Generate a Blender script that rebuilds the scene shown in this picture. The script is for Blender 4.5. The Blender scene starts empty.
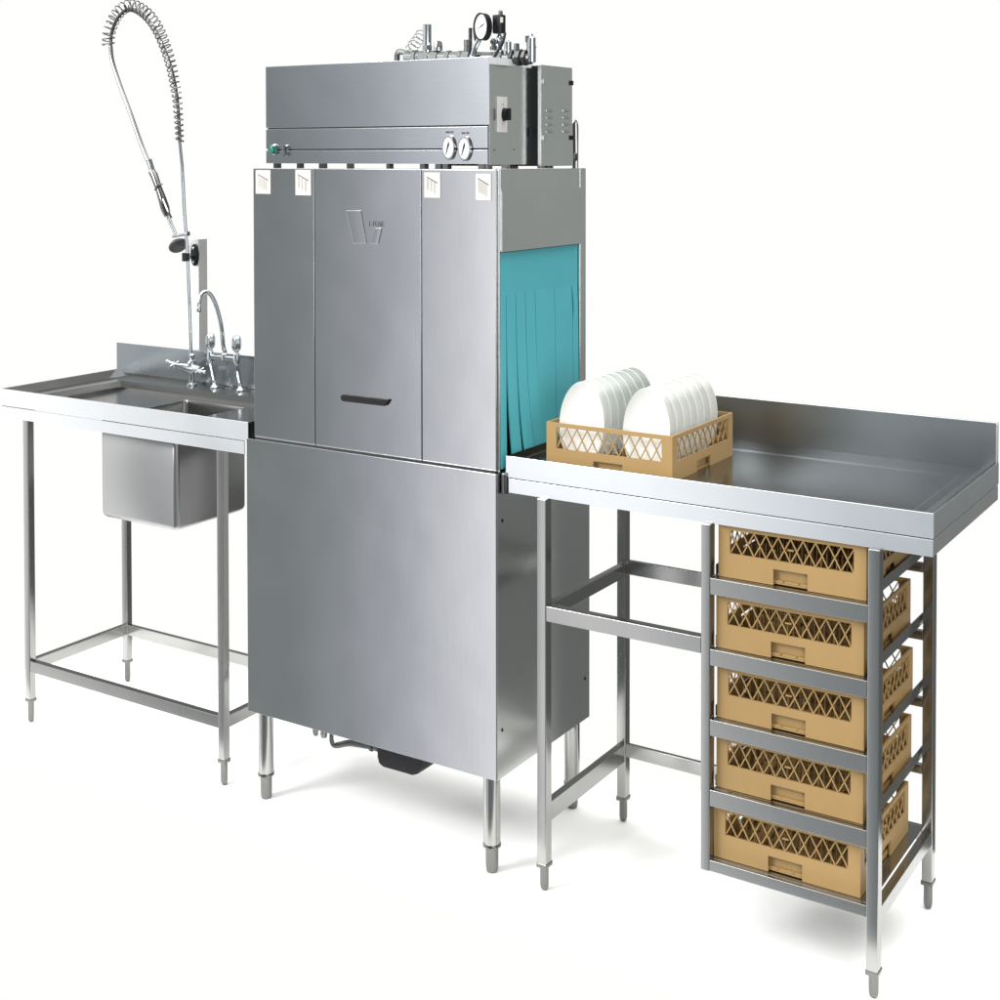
import bpy, bmesh, math, random
from mathutils import Vector, Matrix
random.seed(4)
C = bpy.context.scene.collection
R = math.radians
SQ = 1/1.65            # the photograph shows round things this much narrower than tall

# ---------------------------------------------------------------- camera
CAM = Vector((1.5444, -2.4042, 1.5018))
YAW, PITCH, ROLL, F = 0.5657, -0.0230, -0.0011, 1395.97
SX, SY = 1.99, -313.41
def cam_axes():
    c, s = math.cos(YAW), math.sin(YAW)
    r = Vector((c, s, 0)); f = Vector((-s, c, 0)); u = Vector((0, 0, 1))
    f2 = f*math.cos(PITCH) + u*math.sin(PITCH); u2 = u*math.cos(PITCH) - f*math.sin(PITCH)
    r3 = r*math.cos(ROLL) + u2*math.sin(ROLL); u3 = u2*math.cos(ROLL) - r*math.sin(ROLL)
    return r3, u3, f2
AR, AU, AF = cam_axes()
def at(u, v, ax, val):
    """the point on the plane X, Y or Z = val that the photograph shows at (u, v)"""
    d = AF + AR*((u-500-SX)/F) - AU*((v-500-SY)/F)
    i = 'XYZ'.index(ax); t = (val-CAM[i])/d[i]
    return CAM + d*t
cd = bpy.data.cameras.new('camera'); cam = bpy.data.objects.new('camera', cd); C.objects.link(cam)
M = Matrix((AR, AU, -AF)).transposed().to_4x4(); M.translation = CAM
cam.matrix_world = M
cd.sensor_width = 36; cd.lens = F*36/1000
cd.shift_x = -SX/1000; cd.shift_y = SY/1000
cd.clip_start = .05; cd.clip_end = 200
bpy.context.scene.camera = cam

# ---------------------------------------------------------------- materials
def nodes(name):
    m = bpy.data.materials.new(name); m.use_nodes = True
    nt = m.node_tree; return m, nt, nt.nodes['Principled BSDF']
def steel(name, col, rough, grain=(1, 1, 60), var=.06, bump=.0, aniso=0.):
    m, nt, b = nodes(name)
    b.inputs['Metallic'].default_value = 1
    b.inputs['Anisotropic'].default_value = aniso
    tc = nt.nodes.new('ShaderNodeTexCoord'); mp = nt.nodes.new('ShaderNodeMapping')
    mp.inputs['Scale'].default_value = grain
    n = nt.nodes.new('ShaderNodeTexNoise'); n.inputs['Scale'].default_value = 14; n.inputs['Detail'].default_value = 5
    n2 = nt.nodes.new('ShaderNodeTexNoise'); n2.inputs['Scale'].default_value = 5; n2.inputs['Detail'].default_value = 3
    nt.links.new(tc.outputs['Object'], mp.inputs[0]); nt.links.new(mp.outputs[0], n.inputs[0]); nt.links.new(tc.outputs['Object'], n2.inputs[0])
    mr = nt.nodes.new('ShaderNodeMapRange'); nt.links.new(n.outputs[0], mr.inputs[0])
    mr.inputs[1].default_value = .25; mr.inputs[2].default_value = .75
    mr.inputs[3].default_value = 1-var; mr.inputs[4].default_value = 1+var*.6
    mx = nt.nodes.new('ShaderNodeVectorMath'); mx.operation = 'SCALE'; mx.inputs[0].default_value = col
    nt.links.new(mr.outputs[0], mx.inputs['Scale']); nt.links.new(mx.outputs[0], b.inputs['Base Color'])
    mr2 = nt.nodes.new('ShaderNodeMapRange'); nt.links.new(n2.outputs[0], mr2.inputs[0])
    mr2.inputs[3].default_value = rough*.8; mr2.inputs[4].default_value = rough*1.25
    nt.links.new(mr2.outputs[0], b.inputs['Roughness'])
    if bump:
        n3 = nt.nodes.new('ShaderNodeTexNoise'); n3.inputs['Scale'].default_value = 4.5; n3.inputs['Detail'].default_value = 1.5
        nt.links.new(tc.outputs['Object'], n3.inputs[0])
        bp = nt.nodes.new('ShaderNodeBump'); bp.inputs['Strength'].default_value = 1; bp.inputs['Distance'].default_value = bump
        nt.links.new(n3.outputs[0], bp.inputs['Height']); nt.links.new(bp.outputs[0], b.inputs['Normal'])
    return m
def plain(name, col, rough=.5, metal=0., spec=.5, var=.08, scale=30, sss=0):
    m, nt, b = nodes(name)
    b.inputs['Metallic'].default_value = metal; b.inputs['Roughness'].default_value = rough
    b.inputs['Specular IOR Level'].default_value = spec
    tc = nt.nodes.new('ShaderNodeTexCoord')
    n = nt.nodes.new('ShaderNodeTexNoise'); n.inputs['Scale'].default_value = scale; n.inputs['Detail'].default_value = 4
    nt.links.new(tc.outputs['Object'], n.inputs[0])
    mr = nt.nodes.new('ShaderNodeMapRange'); nt.links.new(n.outputs[0], mr.inputs[0])
    mr.inputs[1].default_value = .3; mr.inputs[2].default_value = .7
    mr.inputs[3].default_value = 1-var; mr.inputs[4].default_value = 1+var
    mx = nt.nodes.new('ShaderNodeVectorMath'); mx.operation = 'SCALE'; mx.inputs[0].default_value = col
    nt.links.new(mr.outputs[0], mx.inputs['Scale']); nt.links.new(mx.outputs[0], b.inputs['Base Color'])
    return m
S_BODY = steel('brushed_steel', (.61, .615, .62), .12, (60, 60, 1), .035, .0009)
S_HOOD = steel('brushed_steel_hood', (.58, .60, .62), .13, (1, 60, 60), .035, .0007)
S_SIDE = steel('brushed_steel_side', (.66, .68, .67), .23, (60, 60, 1), .05, .0012)
S_RIM = steel('satin_steel_rim', (.90, .92, .94), .27, (1, 30, 60), .02)
S_DECK = steel('satin_steel_deck', (.29, .29, .28), .19, (2, 50, 50), .05, .0012)
S_LEG = steel('steel_tube', (.39, .39, .38), .20, (60, 60, 2), .05)
S_UP = steel('upstand_steel', (.32, .35, .37), .28, (1, 30, 60), .03)
S_POST = steel('satin_steel_post', (.95, .95, .95), .5, (30, 30, 1), .02)
S_BOWL = steel('pressed_steel', (.42, .42, .42), .28, (30, 30, 4), .02)
CHROME = steel('chrome', (.52, .55, .57), .10, (1, 1, 1), .01)
PIPE = steel('dull_pipe', (.13, .135, .133), .42, (8, 8, 8), .10)
FOOTM = steel('foot_metal', (.19, .19, .185), .14, (8, 8, 8), .08)
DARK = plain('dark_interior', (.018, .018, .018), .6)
BLACK = plain('black_plastic', (.010, .010, .012), .5, spec=.25)
TAN = plain('tan_plastic', (.37, .236, .092), .42, var=.05, scale=9)
TAN_DARK = plain('tan_plastic_inner', (.37, .236, .092), .5, var=.05)
TEAL = plain('turquoise_rubber', (.088, .45, .51), .42, var=.03, scale=6)
CHINA = plain('white_china', (.80, .805, .775), .16, var=.01)
PAPER = plain('label_paper', (.74, .72, .69), .6, var=.02)
INK = plain('label_ink', (.10, .08, .07), .6)
INKG = plain('label_grey', (.42, .40, .36), .6)
DIAL = plain('dial_white', (.82, .83, .84), .3, var=.01)
GREEN = plain('green_button', (.0, .18, .11), .25)
CREAM = plain('cream_lamp', (.62, .58, .42), .5)
FLOOR = plain('white_floor_paper', (.97, .97, .955), .7, var=.004, spec=.1, scale=2)

# ---------------------------------------------------------------- mesh builder
class MB:
    def __init__(s): s.b = bmesh.new()
    def box(s, x0, x1, y0, y1, z0, z1):
        v = [s.b.verts.new((x, y, z)) for z in (z0, z1) for y in (y0, y1) for x in (x0, x1)]
        for f in ((0, 2, 3, 1), (4, 5, 7, 6), (0, 1, 5, 4), (1, 3, 7, 5), (3, 2, 6, 7), (2, 0, 4, 6)):
            s.b.faces.new([v[i] for i in f])
        return s
    def poly(s, pts):
        s.b.faces.new([s.b.verts.new(p) for p in pts]); return s
    def prism(s, pts, off):
        off = Vector(off); a = [s.b.verts.new(p) for p in pts]; c = [s.b.verts.new(Vector(p)+off) for p in pts]
        n = len(a); s.b.faces.new(a); s.b.faces.new(c[::-1])
        for i in range(n): s.b.faces.new((a[i], c[i], c[(i+1) % n], a[(i+1) % n]))
        return s
    def bar(s, p, q, w, h, up=(0, 0, 1)):
        p, q = Vector(p), Vector(q); d = (q-p).normalized(); up = Vector(up)
        sd = d.cross(up); sd = sd.normalized() if sd.length > 1e-6 else Vector((1, 0, 0))
        u = sd.cross(d).normalized()
        c = [sd*(w/2*a)+u*(h/2*b) for a, b in ((-1, -1), (1, -1), (1, 1), (-1, 1))]
        s.prism([p+k for k in c], q-p); return s
    def lathe(s, c, prof, seg=20, axis='Z', sc=(1, 1)):
        """prof: (radius, height) from c along axis; sc squeezes the two cross axes"""
        c = Vector(c); rings = []
        for r, h in prof:
            ring = []
            for k in range(seg):
                t = 2*math.pi*k/seg; a, b = r*math.cos(t)*sc[0], r*math.sin(t)*sc[1]
                if axis == 'Z': p = (a, b, h)
                elif axis == 'Y': p = (a, h, b)
                else: p = (h, a, b)
                ring.append(s.b.verts.new(c+Vector(p)))
            rings.append(ring)
        for i in range(len(rings)-1):
            for k in range(seg):
                s.b.faces.new((rings[i][k], rings[i][(k+1) % seg], rings[i+1][(k+1) % seg], rings[i+1][k]))
        s.b.faces.new(rings[0]); s.b.faces.new(rings[-1][::-1]); return s
    def tube(s, path, r, seg=10, sc=(1, 1)):
        P = [Vector(p) for p in path]; n = len(P)
        rr = r if isinstance(r, (list, tuple)) else [r]*n
        prev = None; rings = []
        for i in range(n):
            d = (P[min(i+1, n-1)]-P[max(i-1, 0)]).normalized()
            if prev is None:
                a = Vector((0, 1, 0)) if abs(d.y) < .9 else Vector((1, 0, 0))
                a = (a-d*a.dot(d)).normalized()
            else:
                a = (prev-d*prev.dot(d)).normalized()
            prev = a; b = d.cross(a)
            rings.append([s.b.verts.new(P[i]+(a*math.cos(2*math.pi*k/seg)+b*math.sin(2*math.pi*k/seg))*rr[i]) for k in range(seg)])
        for i in range(n-1):
            for k in range(seg):
                s.b.faces.new((rings[i][k], rings[i][(k+1) % seg], rings[i+1][(k+1) % seg], rings[i+1][k]))
        s.b.faces.new(rings[0]); s.b.faces.new(rings[-1][::-1]); return s
    def sphere(s, c, r, sc=(1, 1, 1), seg=14):
        m = Matrix.Translation(c) @ Matrix.Diagonal((r*sc[0], r*sc[1], r*sc[2], 1))
        bmesh.ops.create_uvsphere(s.b, u_segments=seg, v_segments=seg//2+2, radius=1, matrix=m); return s
    def build(s, name, mat, parent=None, bevel=0., smooth=False, seg=2, angle=35):
        off = Vector(wloc(parent)) if parent else Vector((0, 0, 0))
        bmesh.ops.recalc_face_normals(s.b, faces=s.b.faces[:])
        for v in s.b.verts: v.co -= off
        me = bpy.data.meshes.new(name); s.b.to_mesh(me); s.b.free()
        me.materials.append(mat)
        o = bpy.data.objects.new(name, me); C.objects.link(o)
        if smooth:
            for p in me.polygons: p.use_smooth = True
            me.set_sharp_from_angle(angle=R(angle))
        if bevel:
            md = o.modifiers.new('bevel', 'BEVEL'); md.width = bevel; md.segments = seg; md.limit_method = 'ANGLE'; md.angle_limit = R(40)
            for p in me.polygons: p.use_smooth = True
            wn = o.modifiers.new('wn', 'WEIGHTED_NORMAL'); wn.keep_sharp = True
        if parent: o.parent = parent
        return o
def wloc(o):
    v = Vector((0, 0, 0))
    while o: v += o.location; o = o.parent
    return v
def thing(name, loc, label, cat, group=None):
    o = bpy.data.objects.new(name, None); C.objects.link(o); o.location = loc; o.empty_display_size = .05
    o['label'] = label; o['category'] = cat
    if group: o['group'] = group
    return o
def box(name, mat, parent, a, bevel=.0012, **k):
    return MB().box(*a).build(name, mat, parent, bevel, **k)
def text(name, s, size, loc, rot, mat, parent, ext=.0004, sx=1., align='CENTER', bold=0.):
    cu = bpy.data.curves.new(name, 'FONT'); cu.body = s; cu.size = size; cu.extrude = ext; cu.align_x = align; cu.offset = bold
    t = bpy.data.objects.new(name, cu); C.objects.link(t)
    bpy.context.view_layer.update()
    me = bpy.data.meshes.new_from_object(t); bpy.data.objects.remove(t)
    mt = Matrix.Translation(loc) @ rot.to_4x4() @ Matrix.Diagonal((sx, 1, 1, 1))
    me.transform(mt); me.transform(Matrix.Translation(-wloc(parent)))
    me.materials.clear(); me.materials.append(mat)
    o = bpy.data.objects.new(name, me); C.objects.link(o); o.parent = parent
    return o
ROT_FRONT = Matrix.Rotation(R(90), 3, 'X')                               # faces -Y
ROT_SIDE = Matrix.Rotation(R(90), 3, 'Z') @ Matrix.Rotation(R(90), 3, 'X')   # faces +X
def smoothpath(pts, n=12):
    P = [Vector(p) for p in pts]; P = [2*P[0]-P[1]]+P+[2*P[-1]-P[-2]]; out = []
    for i in range(1, len(P)-2):
        for k in range(n):
            t = k/n; a, b, c, d = P[i-1:i+3]
            out.append(.5*((2*b)+(c-a)*t+(2*a-5*b+4*c-d)*t*t+(3*b-a-3*c+d)*t**3))
    out.append(P[-2]); return out

# ================================================================ the floor
fl = MB(); fr = AR.copy(); fr.z = 0; fr.normalize(); ff = Vector((-fr.y, fr.x, 0))
# a sheet of white paper under the feet, a little larger than the furniture stands on
fl.poly([(-1.80, -.16, 0), (1.15, -.16, 0), (1.15, .60, 0), (-1.80, .60, 0)])
fo = fl.build('floor', FLOOR); fo['kind'] = 'structure'

# ================================================================ the dishwashing machine
W0, W1, D = -.685, .004, .3958
mc = thing('dishwasher', (-.34, .19, 0), 'tall brushed steel pass through dishwashing machine between the two tables, turquoise curtain in its side', 'dishwasher')
# lower cabinet
ZB, ZM = .2065, .8440
MB().box(W1-.0015, W1, .0022, D, ZB, ZM-.001).build('side_sheet', S_SIDE, mc, .0006)
lc = MB().box(W0, W1-.0018, 0, D, ZB, ZM).build('lower_cabinet', S_BODY, mc, .0007)
for u, v in ((502.5, 520.7), (502.3, 730), (585, 678.5)):
    p = at(u, v, 'X', W1+.0002); MB().lathe(p, [(.004, 0), (.004, .001), (.002, .002)], 10, 'X', (SQ, 1)).build('screw', BLACK, mc, smooth=True)
MB().box(W1+.0012, W1+.014, .012, .04, .800, .846).build('hinge_block', FOOTM, mc, .004)
# ledge between cabinets: a near-black strip set back in the seam
ub = .0045
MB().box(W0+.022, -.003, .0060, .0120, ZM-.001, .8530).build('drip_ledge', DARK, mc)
# upper cabinet core and its three front panels
UX0, UX1, UY, UD, ZT = -.6640, .0035, .0045, .380, 1.4705
MB().box(UX0+.002, -.035, .012, UD-.002, ZM+.0015, ZT-.002).build('upper_cabinet', S_BODY, mc, .001)
def panel(name, x0, x1, parent=mc):
    b = MB(); z0, z1, y0, y1 = .8515, ZT, UY, .0115
    b.box(x0, x1, y0, y1, z0, z1)
    b.prism([(x0, y0-.0002, z0-.0006), (x0, y0+.0015, z0-.0028), (x0, y1, z0-.0028), (x0, y1, z0-.0002), (x0, y0+.001, z0-.0002)], (x1-x0, 0, 0))
    return b.build(name, S_BODY, parent, .0008)
pl = panel('front_panel', UX0, -.4838)
dr = panel('door', -.4806, -.1893)
pr = panel('front_panel', -.1861, -.0005)
# handle of the door
h = MB(); zc = .9655; x0, x1 = at(342.5, 397, 'Y', UY).x, at(390, 403, 'Y', UY).x
zl, zr_ = at(343, 397.5, 'Y', UY).z, at(389, 402, 'Y', UY).z
prof = []
for k in range(9):
    t = R(90+180*k/8); prof.append((x0+.009+.009*math.cos(t), zc+.0078*math.sin(t)))
prof += [(x1-.010, zc-.0075), (x1-.007, zc-.005), (x1-.001, zc+.003), (x1, zc+.0055), (x1-.002, zc+.0078)]
h.prism([(x, UY-.0006, z) for x, z in prof], (0, -.0075, 0)).build('handle', BLACK, dr, .0015)
# raised emblem: two slanted bars and the lettering
def fr_pts(pts, y): return [at(u, v, 'Y', y) for u, v in pts]
em = MB(); ye = UY-.0002
em.prism(fr_pts([(346.5, 210.5), (361.2, 210.5), (367.0, 243.3), (353.8, 243.3)], ye), (0, -.0022, 0))
em.prism(fr_pts([(374.8, 228), (382.0, 228), (378.6, 243.8), (371.5, 243.8)], ye), (0, -.0022, 0))
em.build('emblem', S_BODY, dr, .0009)
text('lettering', 'I-TEAK', .0165, at(376.5, 226.3, 'Y', ye), ROT_FRONT, PIPE, dr, .0008, .84)
# warning stickers
def sticker(parent, u0, u1, v0, v1, n):
    a = at(u0, v0, 'Y', UY); b = at(u1, v1, 'Y', UY); y = UY-.0005
    st = MB().box(a.x, b.x, y-.0004, y, b.z, a.z).build('sticker', PAPER, parent)
    w, hgt = b.x-a.x, a.z-b.z
    bd = MB(); t = .0012
    for x_0, x_1, z_0, z_1 in ((a.x, b.x, a.z-t, a.z), (a.x, b.x, b.z, b.z+t), (a.x, a.x+t, b.z+t, a.z-t), (b.x-t, b.x, b.z+t, a.z-t)):
        bd.box(x_0, x_1, y-.0008, y-.0004, z_0, z_1)
    bd.build('border', INKG, st)
    d = MB(); yy = y-.0009
    X = lambda f: a.x+w*f
    Z = lambda f: b.z+hgt*f
    d.prism([(X(.14), yy, Z(.84)), (X(.86), yy, Z(.59)), (X(.84), yy, Z(.55)), (X(.14), yy, Z(.80))], (0, .0004, 0))
    d.build('drawing', INK, st)
    g = MB()
    for k in range(n):
        f0 = .17+.62*k/n; f1 = f0+.62/n*.6; dz = .25*(f0-.14)/.72
        g.prism([(X(f0), yy, Z(.78-dz)), (X(f1), yy, Z(.78-dz-.03)), (X(f1), yy, Z(.32-dz*.9-.02)), (X(f0), yy, Z(.32-dz*.9))], (0, .0004, 0))
    g.build('bars', INKG, st)
sticker(pl, 255.8, 270.8, 169.8, 194, 5); sticker(pl, 295.5, 311.3, 169.6, 195.5, 3)
sticker(pr, 424.2, 440.6, 172, 198, 3); sticker(pr, 475.6, 491.4, 173.2, 200.5, 5)
# entry side: stiles, lintel, inset panel, curtain
OY0, OY1, OZ = .0165, .3525, 1.300
MB().box(-.034, UX1, .0125, OY0, ZM+.0015, ZT).build('front_stile', S_SIDE, mc, .001)
MB().box(-.034, UX1, OY1, UD, ZM+.0015, ZT).build('rear_stile', S_SIDE, mc, .002)
MB().box(-.030, UX1, OY0+.0005, OY1-.0005, OZ+.001, ZT).build('lintel', S_SIDE, mc, .001)
MB().box(UX1, UX1+.0018, OY0+.003, OY1-.001, OZ, 1.4265).build('inset_panel', S_SIDE, mc, .0008)
MB().box(-.0345, -.032, OY0, OY1, ZM+.0015, OZ).build('chamber_shade', DARK, mc)  # near-black sheet: shade behind the curtain put into its colour
cur = MB(); XC = -.006
NZ = 26; Z0c, ZS = .850, 1.2085
cur.box(XC, XC+.003, OY0+.001, OY1-.0015, ZS, OZ-.002)
curt = cur.build('strip_curtain', TEAL, mc)
slits = [497.5, 505, 514.6, 524, 533.7, 553, 570.5, 580.0]
ys = [OY0+.001]+[at(u, 290, 'X', XC).y for u in slits[1:-1]]+[OY1-.0015]
shL = [0, .012, .018, .024, .030, .000, .000]
shR = [-.003, .016, .022, .029, .000, .000, .000]
push = [.004, .009, .014, .012, .006, .006, .006]
for i in range(7):
    b = MB(); g = .0009; rows = []
    for k in range(NZ+1):
        t = k/NZ; z = ZS-(ZS-Z0c)*t
        e = t**3.2
        y0 = ys[i]+g+shL[i]*e; y1 = ys[i+1]-g+shR[i]*e
        if i == 6: y0 += .0055*math.sin(math.pi*min(1, t/.24))**1 if t < .24 else 0
        x = XC+.0006*min(i, 4)*min(1, t*6)+push[i]*t**2
        rows.append([b.b.verts.new((x, y0, z)), b.b.verts.new((x+.0002, (y0+y1)/2, z)), b.b.verts.new((x, y1, z)),
                     b.b.verts.new((x+.003, y1, z)), b.b.verts.new((x+.003+.0008*t, (y0+y1)/2, z)), b.b.verts.new((x+.003, y0, z))])
    for k in range(NZ):
        for j in range(6):
            b.b.faces.new((rows[k][j], rows[k][(j+1) % 6], rows[k+1][(j+1) % 6], rows[k+1][j]))
    b.b.faces.new(rows[0]); b.b.faces.new(rows[-1][::-1])
    b.build('strip', TEAL, curt, smooth=True)
# machine legs
def round_leg(parent, x, y, ztop):
    l = MB().lathe((x, y, 0), [(.0178, .060), (.0178, ztop)], 28).build('leg', S_LEG, parent, smooth=True)
    MB().lathe((x, y, 0), [(.0178, .054), (.0192, .055), (.0192, .060), (.0182, .0615)], 28).build('collar', FOOTM, l, smooth=True)
    MB().lathe((x, y, 0), [(.0115, 0), (.0130, .006), (.0138, .02), (.0138, .056)], 14).build('foot', FOOTM, l, .0008, angle=20)
for x, y in ((W0+.032, .026), (-.0252, .026), (-.0252, .3660), (W0+.032, .366)): round_leg(mc, x, y, ZB-.0005)
# things under the machine: hoses and a black pump
yp = .09
MB().tube(smoothpath([at(331.5, 722, 'Y', yp), at(331.5, 735, 'Y', yp), at(332, 742, 'Y', yp), at(336, 746, 'Y', yp), at(350, 744, 'Y', yp), at(366, 746.5, 'Y', yp), at(376, 748, 'Y', yp)], 6), .0052, 10).build('hose', PIPE, mc, smooth=True)
MB().tube(smoothpath([at(336, 744, 'Y', yp+.006), at(350, 741, 'Y', yp+.006), at(366, 743, 'Y', yp+.006)], 6), .0036, 10).build('hose', FOOTM, mc, smooth=True)
MB().lathe(at(324, 737, 'Y', yp), [(.002, -.003), (.007, 0), (.0085, .008), (.0085, .04)], 14).build('drain_plug', FOOTM, mc, smooth=True)
b = MB(); p = at(368.5, 746.5, 'Y', yp)
b.lathe(p-Vector((0, 0, 0)), [(.006, 0), (.006, .006), (.009, .006), (.009, .013), (.006, .013), (.006, .028)], 8, 'X'); b.build('pipe_fitting', PIPE, mc, .0004)
pp = [at(u, v, 'Y', .06) for u, v in ((376.8, 738), (377, 757), (378.5, 763.5), (383, 767.3), (412, 775.6), (417, 774.5), (420, 769.5), (422.6, 752))]
MB().prism(pp, (0, .075, 0)).build('pump', BLACK, mc, .003)

# the control hood on top, standing on small pads
HX0, HX1, HY0, HY1, HZ0, HZ1 = -.6385, -.0265, .020, .2042, 1.4800, 1.7040
hd = MB().box(HX0+.003, HX1-.001, HY0+.004, HY1, HZ0+.003, HZ1-.003).build('control_hood', DARK, mc)
def cpanel(name, z0, z1, x1=HX1-.0035, mat=S_HOOD):
    return MB().box(HX0, x1, HY0, HY0+.0035, z0, z1).build(name, mat, hd, .0005)
cpanel('front_plate', 1.5635, HZ1, HX1-.0005)
cpanel('control_strip', 1.5150, 1.5600); cpanel('control_strip', HZ0+.002, 1.5112)
MB().box(HX0, HX0+.0028, HY0+.004, HY1, HZ0+.002, HZ1-.004).build('end_plate', S_SIDE, hd, .0006)
MB().box(HX1-.001, HX1, HY0+.001, HY1, HZ0, HZ1-.0155).build('end_plate', S_SIDE, hd, .0004)
MB().prism([(HX0, HY0+.004, HZ1-.003), (HX0, HY0+.004, HZ1), (HX1-.007, HY0+.004, HZ1), (HX1-.0005, HY0+.004, HZ1-.0145), (HX1-.003, HY0+.004, HZ1-.0148), (HX1-.009, HY0+.004, HZ1-.003)], (0, HY1-HY0-.004, 0)).build('lid', S_RIM, hd, .0005)
MB().box(HX1-.002, HX1+.0006, HY0+.002, HY1, HZ1-.0152, HZ1-.0005).build('edge_strip', DIAL, hd, .0004)
for x in (-.625, -.555, -.49, -.41, -.30, -.21, -.17, -.155, -.06, -.045):
    MB().box(x, x+random.uniform(.008, .02), .03, .045, ZT+.0003, HZ0+.002).build('mounting_pad', FOOTM, mc)
for y in (.05, .057, .12, .14, .15, .16, .27, .29, .31):
    MB().box(-.06, -.045, y, y+.005, ZT+.0003, HZ0+.002).build('mounting_pad', FOOTM, mc)
# green button and grey knob at the left end of the strip
def knob(u, v, mat, ring, r=.0125):
    p = at(u, v, 'Y', HY0-.0003)
    k = MB().lathe(p, [(r, 0), (r, -.003), (r*.85, -.004)], 24, 'Y', (SQ, 1)).build('bezel', ring, hd, smooth=True)
    return p, k
p, k = knob(274.6, 149.6, GREEN, CHROME); MB().lathe(p+Vector((0, -.0042, 0)), [(.0105, 0), (.0105, -.006), (.008, -.0075)], 24, 'Y', (SQ, 1)).build('button', GREEN, k, smooth=True)
p, k = knob(286.5, 150.4, BLACK, CHROME); MB().box(p.x-.0022, p.x+.0022, p.y-.013, p.y-.0042, p.z-.0125, p.z+.0125).build('knob', PIPE, k, .001)
# two gauges on the strip
for u, v in ((449.6, 147.6), (465.4, 148.6)):
    p = at(u, v, 'Y', HY0-.0003)
    g = MB().lathe(p, [(.0260, 0), (.0262, -.0045), (.0252, -.0060), (.0222, -.0060), (.0216, -.0050), (.001, -.0050)], 40, 'Y', (SQ, 1)).build('gauge', S_LEG, hd, smooth=True)
    MB().lathe(p, [(.0214, -.0051), (.0214, -.0056)], 40, 'Y', (SQ, 1)).build('dial', DIAL, g)
    MB().prism([p+Vector(q) for q in ((-.0065, -.0060, -.015), (-.0055, -.0060, -.0155), (.0028, -.0060, .006), (.0022, -.0060, .013), (-.001, -.0060, .008))], (0, -.0005, 0)).build('needle', BLACK, g)
    tk = MB()
    for a in range(-130, 131, 26):
        c_, s_2 = math.sin(R(a)), math.cos(R(a))
        tk.bar(p+Vector((c_*.0175*SQ, -.0060, s_2*.0175)), p+Vector((c_*.0205*SQ, -.0060, s_2*.0205)), .0007, .0006)
    tk.build('scale_marks', INKG, g)
    text('caption', 'WASH TEMP' if u < 455 else 'RINSE TEMP', .0058, p+Vector((0, -.0001, .0305)), ROT_FRONT, INK, hd, .0003, .62)
# switch plate on the hood's end
XE = HX1+.0003
def side_pts(pts, x): return [at(u, v, 'X', x) for u, v in pts]
a, b_ = at(496.6, 96.5, 'X', XE), at(506.6, 132.4, 'X', XE)
sp = MB().box(XE, XE+.002, a.y, b_.y, b_.z, a.z).build('switch_plate', PAPER, hd, .0005)
text('caption', 'I  ON', .006, Vector((XE+.0023, (a.y+b_.y)/2, a.z-.018)), ROT_SIDE, INKG, sp, .0002, .6)
c0 = Vector((XE+.0021, (a.y+b_.y)/2+.004, (a.z+b_.z)/2))
k = MB().lathe(c0, [(.0140, 0), (.0140, .004), (.0120, .010)], 24, 'X', (SQ, 1)); k.box(c0.x+.006, c0.x+.017, c0.y-.004, c0.y+.004, c0.z-.012, c0.z+.013)
k.build('rotary_switch', BLACK, sp, .001)
MB().lathe(at(528.2, 131.5, 'X', XE), [(.0100, 0), (.0100, .001)], 18, 'X', (SQ*.75, 1)).build('lock', BLACK, hd)
for u, v in ((494.5, 150), (514, 149.5)): MB().lathe(at(u, v, 'X', XE), [(.002, 0), (.002, .001)], 10, 'X', (SQ, 1)).build('screw', FOOTM, hd)

# the switch box behind the hood
BX = -.002; BY0, BY1 = at(541, 100, 'X', BX).y, at(572.4, 100, 'X', BX).y
bx = MB().box(-.25, BX, BY0, BY1, 1.4765, 1.6955).build('switch_box', S_SIDE, mc, .001)
MB().box(-.24, BX-.008, HY1+.001, BY0-.0005, 1.4765, 1.693).build('cable_channel', BLACK, mc)
MB().sphere(at(536.5, 97.5, 'X', BX-.016), .022, (.3, .3, 1)).build('lamp', CREAM, mc, smooth=True)
for v0 in (110, 117, 124, 131):
    for u0 in (545.5, 562):
        a = at(u0, v0, 'X', BX+.0002); b_ = at(u0+6, v0, 'X', BX+.0002)
        MB().prism([(a.x, a.y, a.z-.004), (a.x+.0035, a.y+.002, a.z-.003), (a.x, a.y, a.z+.003)], (0, b_.y-a.y, 0)).build('louvre', S_SIDE, bx, .0003)
for u, v in ((542.5, 81.5), (542.2, 138)): MB().box(BX, BX+.003, *sorted((at(u, v, 'X', BX).y, at(u+2.2, v, 'X', BX).y)), at(u, v, 'X', BX).z-.005, at(u, v, 'X', BX).z+.005).build('hinge', S_SIDE, bx, .0008)
for u, v in ((571, 83), (571, 137.7)): p = at(u, v, 'X', BX); MB().box(BX+.0002, BX+.004, p.y-.004, p.y+.005, p.z-.005, p.z+.005).build('latch', BLACK, bx, .0005)
# a bent white cable loop behind the box
yc = -.03
MB().tube(smoothpath(side_pts([(572, 124), (575, 120.5), (577.5, 125), (577.7, 140), (577.5, 168)], -.03), 8), .0022, 8).build('cable', CHROME, mc, smooth=True)
MB().tube(side_pts([(573.6, 122), (574, 150), (574, 169)], -.04), .0045, 8).build('cable', FOOTM, mc, smooth=True)
MB().sphere(at(575.5, 157, 'X', -.03), .010, (.4, .8, 1)).build('cable_gland', PIPE, mc, smooth=True)

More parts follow.
